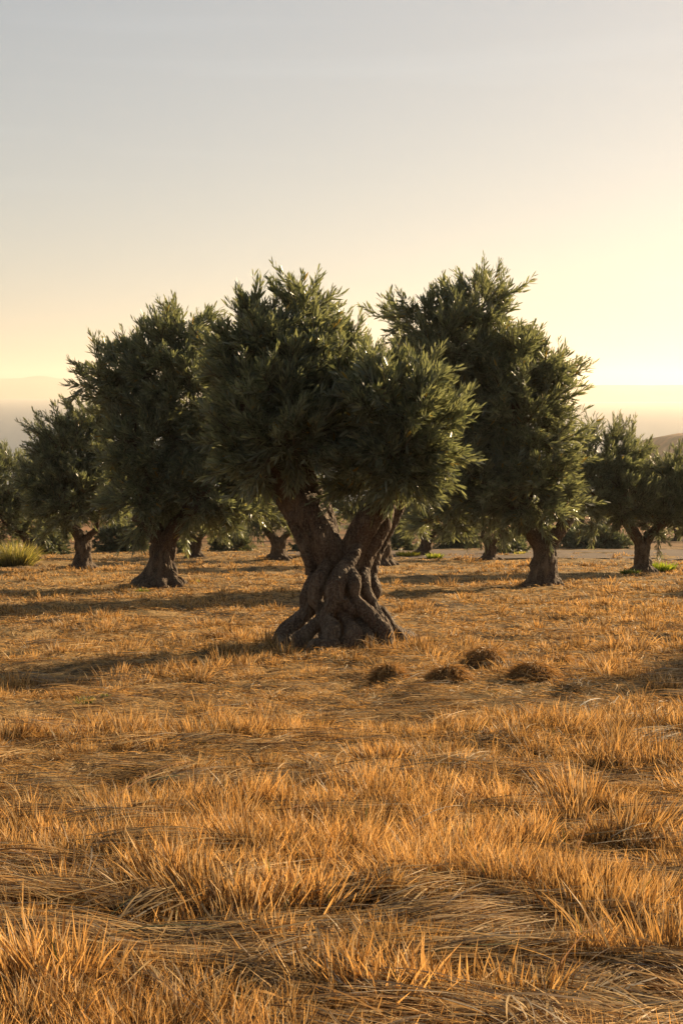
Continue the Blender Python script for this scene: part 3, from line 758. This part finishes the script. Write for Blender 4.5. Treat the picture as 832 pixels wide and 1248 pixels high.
olive(466, 690, (466, 655), [(458, 635, 6), (478, 635, 5)],
      [(450, 600, 34, 30, 0), (425, 606, 26, 24, .2), (400, 612, 22, 20, .2), (490, 605, 32, 30, 0), (470, 580, 36, 26, .2), (510, 625, 22, 18, 0)],
      10, 'olive tree whose trunk shows close behind the right side of the big trunk', leaf=.16, dens=14, nsh=6, per=10, seed=16., voxel=.03)
olive(515, 676, (520, 660), [(513, 648, 5), (530, 648, 4)],
      [(505, 625, 28, 20, 0), (540, 622, 28, 24, 0), (525, 600, 28, 20, 0), (560, 632, 20, 16, 0)],
      7, 'small leaning olive tree with yellow flowers at its foot', leaf=.17, dens=12, nsh=6, per=10, seed=17., voxel=.03)
olive(597, 682, (597, 665), [(588, 652, 5), (608, 652, 4)],
      [(580, 630, 28, 22, 0), (612, 630, 26, 22, 0), (596, 610, 28, 22, 0)],
      7, 'small forked olive tree seen left of the tall right-hand trunk', leaf=.17, dens=12, nsh=6, per=10, seed=18., voxel=.03)

# far olives beyond the track: one of a kind, copied
def far_tree():
    return olive(416, 660, (416, 652), [(412, 646, 2.2), (421, 646, 2)],
      [(404, 634, 12, 10, 0), (426, 632, 13, 11, 0), (415, 626, 12, 9, 0)], 3.2,
      'far olive tree', leaf=.3, dens=6, nsh=5, per=9, seed=21., voxel=.05, spray=.5)
far_specs = [(20, 657, 1.1), (75, 660, .9), (150, 661, 1.), (208, 659, .9), (275, 660, 1.), (300, 657, .8), (378, 659, 1.), (440, 660, .9), (500, 658, 1.1), (556, 660, .9), (640, 659, 1.), (700, 658, 1.1), (742, 661, .9), (825, 660, 1.2)]
far_labels = ['far olive tree beyond the field at the left edge', 'far olive tree half hidden behind the medium left tree', 'far olive tree between the two left-hand trunks', 'far olive tree just behind the tall left-hand trunk',
  'far olive tree between the tall left trunk and the big tree', 'smallest far olive tree, left of the small forked tree', 'far olive tree close behind the left limb of the big tree', 'far olive tree close behind the right side of the big trunk',
  'far olive tree behind the small leaning tree', 'far olive tree just left of the small forked tree on the right', 'far olive tree hidden behind the tall right-hand trunk', 'far olive tree just right of the tall right-hand trunk',
  'far olive tree left of the V-forked tree', 'largest far olive tree at the right edge']
ft = far_tree(); d0 = depth_of(660)
for i, ((px, py, s_), lab) in enumerate(zip(far_specs, far_labels)):
    if i == 0: r = ft
    else:
        r = ft.copy(); S.collection.objects.link(r)
        for ch in ft.children:
            c = ch.copy(); S.collection.objects.link(c); c.parent = r
    p = P(px, py, depth_of(py)); p[2] = float(gh(p[0], p[1]))
    r.location = p; r.scale = (s_, s_, s_); r.rotation_euler = (0, 0, i*1.7); r['label'] = lab

# two olives just outside the right of the frame, throwing their shade over the field
for (x, y, s_, lab) in ((9.3, 19.0, .8, 'olive tree outside the frame to the right of the field'), (14.5, 34, 1.0, 'farther olive tree outside the frame to the right')):
    src = [o for o in S.objects if o.get('label', '').startswith('tall olive tree with wide')][0]
    r = src.copy(); S.collection.objects.link(r)
    for ch in src.children:
        c = ch.copy(); S.collection.objects.link(c); c.parent = r
    r.location = (x, y, float(gh(x, y))); r.rotation_euler = (0, 0, 2.1 if s_ < 1.1 else 4.); r.scale = (s_*.8,)*3; r['label'] = lab

# ------------------------------------------------------------------ bushes and small plants
def bush(px, py, rx, ry, label, name='bush', leaf=.16, dens=16, tone=1.0, cat='bush', group='dark bushes beyond the field', d=None, mat=None):
    d = d or depth_of(py); k = d/F
    o = P(px, py, d); o[2] = float(gh(o[0], o[1]))
    c = o+np.array([0, 0, ry*k*.75]); lw = [(c, np.array([rx, rx*.8, ry])*k), (c+np.array([rx*.5*k, 0, -ry*.25*k]), np.array([rx*.6, rx*.6, ry*.7])*k), (c+np.array([-rx*.5*k, 0, -ry*.3*k]), np.array([rx*.6, rx*.6, ry*.6])*k)]
    root = tag(empty(name, o), label, cat, group)
    p, dd, L, tw = crown(lw, leaf, dens, px, .3, spray=.25, nb_sh=5, inner=.5)
    shoots_to_mesh('foliage', p, dd, L, leaf, 9, root, o, tone, 0, tw, stemw=.005, width=.3, mat=M_dark)
    tube_obj('stem', [o-np.array([0, 0, .05]), c], [.05, .02], root, o, 6)
for a in [(148, 672, 24, 18, 'dark domed bush between the two left-hand trunks'), (60, 675, 16, 20, 'dark bush left of the medium olive trunk'),
          (215, 674, 14, 12, 'low dark bush just right of the tall left-hand trunk'), (484, 672, 12, 16, 'dark bush right behind the big trunk'),
          (557, 668, 22, 12, 'wide dark hedge bush in the gap left of the small forked tree'), (622, 675, 13, 13, 'small black bush beside the small forked tree on the right'),
          (730, 668, 30, 10, 'low wide dark bush beyond the bare track on the right'), (695, 667, 20, 13, 'dark bush beyond the track right of the tall right trunk'), (375, 672, 14, 12, 'low dark bush left of the big trunk'), (282, 671, 20, 9, 'low grey bush between the left trunk and the big tree')]:
    bush(*a)

def weed(px, py, r, h, n, cols, label, name='weed', cat='weed', group=None, seg=3, w=.008, up=1., mat=None):
    d = depth_of(py); k = d/F; o = P(px, py, d); o[2] = float(gh(o[0], o[1])); r *= k; h *= k
    B = Blades(); a = R.uniform(0, 2*pi, n); q = np.sqrt(R.random(n))*r
    x = o[0]+q*np.cos(a); y = o[1]+q*np.sin(a)*.7; oo = np.stack([np.cos(a), np.sin(a), np.zeros(n)], -1)*(q/r)[:, None]
    d0_ = oo*.4+np.array([0, 0, up])+R.normal(0, .2, (n, 3)); d1_ = oo*.9+np.array([0, 0, up*.5])+R.normal(0, .3, (n, 3))
    t = R.random(n)[:, None]; col = np.array(cols[0])*(1-t)+np.array(cols[1])*t
    B.add(np.stack([x, y, gh(x, y)-.01], -1), d0_, d1_, h*R.uniform(.5, 1.2, n), np.full(n, w)*R.uniform(.7, 1.3, n), col, seg)
    return tag(B.build(name, [mat or M_green], origin=o), label, cat, group)
G1, G2 = (.06, .10, .025), (.16, .19, .05)
Y1, Y2 = (.2, .21, .04), (.45, .38, .07)
weed(16, 689, 22, 34, 1000, ((.10, .12, .05), (.40, .33, .17)), 'tall pale green grass clump at the left edge', 'tall_grass', 'tall grass', w=.02)
weed(800, 696, 18, 14, 500, ((.10, .17, .03), (.32, .36, .05)), 'bright green leafy plant beside the V-forked trunk', 'leafy_plant', 'plant', w=.03)
weed(768, 699, 10, 8, 200, (G1, G2), 'small green plant left of the V-forked trunk', 'leafy_plant', 'plant', w=.03)
weed(497, 678, 13, 8, 300, (Y1, Y2), 'yellow flowering plants left of the small leaning tree', 'flowering_plant', 'plant', w=.03)
weed(529, 681, 8, 9, 220, ((.1, .17, .03), (.4, .4, .1)), 'green flowering plant right of the small leaning tree', 'flowering_plant', 'plant', w=.03)
weed(632, 677, 7, 5, 100, (Y1, (.6, .5, .2)), 'little yellow plant beside the small black bush', 'flowering_plant', 'plant', w=.03)
weed(102, 866, 9, 12, 90, (G1, G2), 'bright green weed in the shade on the left of the field', group=None, w=.008)
weed(130, 859, 6, 8, 50, (G1, G2), 'smaller green weed right of the bright one', group=None, w=.008)
weed(155, 1196, 14, 26, 60, (G1, G2), 'green grassy weed in the near foreground straw', group=None, w=.005)
weed(174, 722, 8, 6, 90, (G1, Y1), 'green weed at the foot of the tall left-hand trunk', group=None, w=.012)
weed(235, 712, 8, 5, 80, (Y1, Y2), 'yellowish weed right of the tall left-hand trunk', group=None, w=.012)

# ------------------------------------------------------------------ air
def haze():
    x0, x1, y0, y1, z0, z1 = -12000, 12000, -200, 17500, SEA-4.5, 235
    V = np.array([(x, y, z) for x in (x0, x1) for y in (y0, y1) for z in (z0, z1)])
    Q = np.array([(0, 1, 3, 2), (4, 6, 7, 5), (0, 4, 5, 1), (2, 3, 7, 6), (0, 2, 6, 4), (1, 5, 7, 3)])
    m, n, out = new_mat('evening_haze')
    v = node(n, 'ShaderNodeVolumePrincipled'); v.inputs['Density'].default_value = .00012
    v.inputs['Color'].default_value = (.93, .86, .76, 1); v.inputs['Anisotropy'].default_value = .45
    n.links.new(v.outputs[0], out.inputs['Volume'])
    return tag(np_mesh('haze', V, [Q], [m]), 'warm evening haze lying over the bay and the grove', 'haze', kind='stuff')
haze()
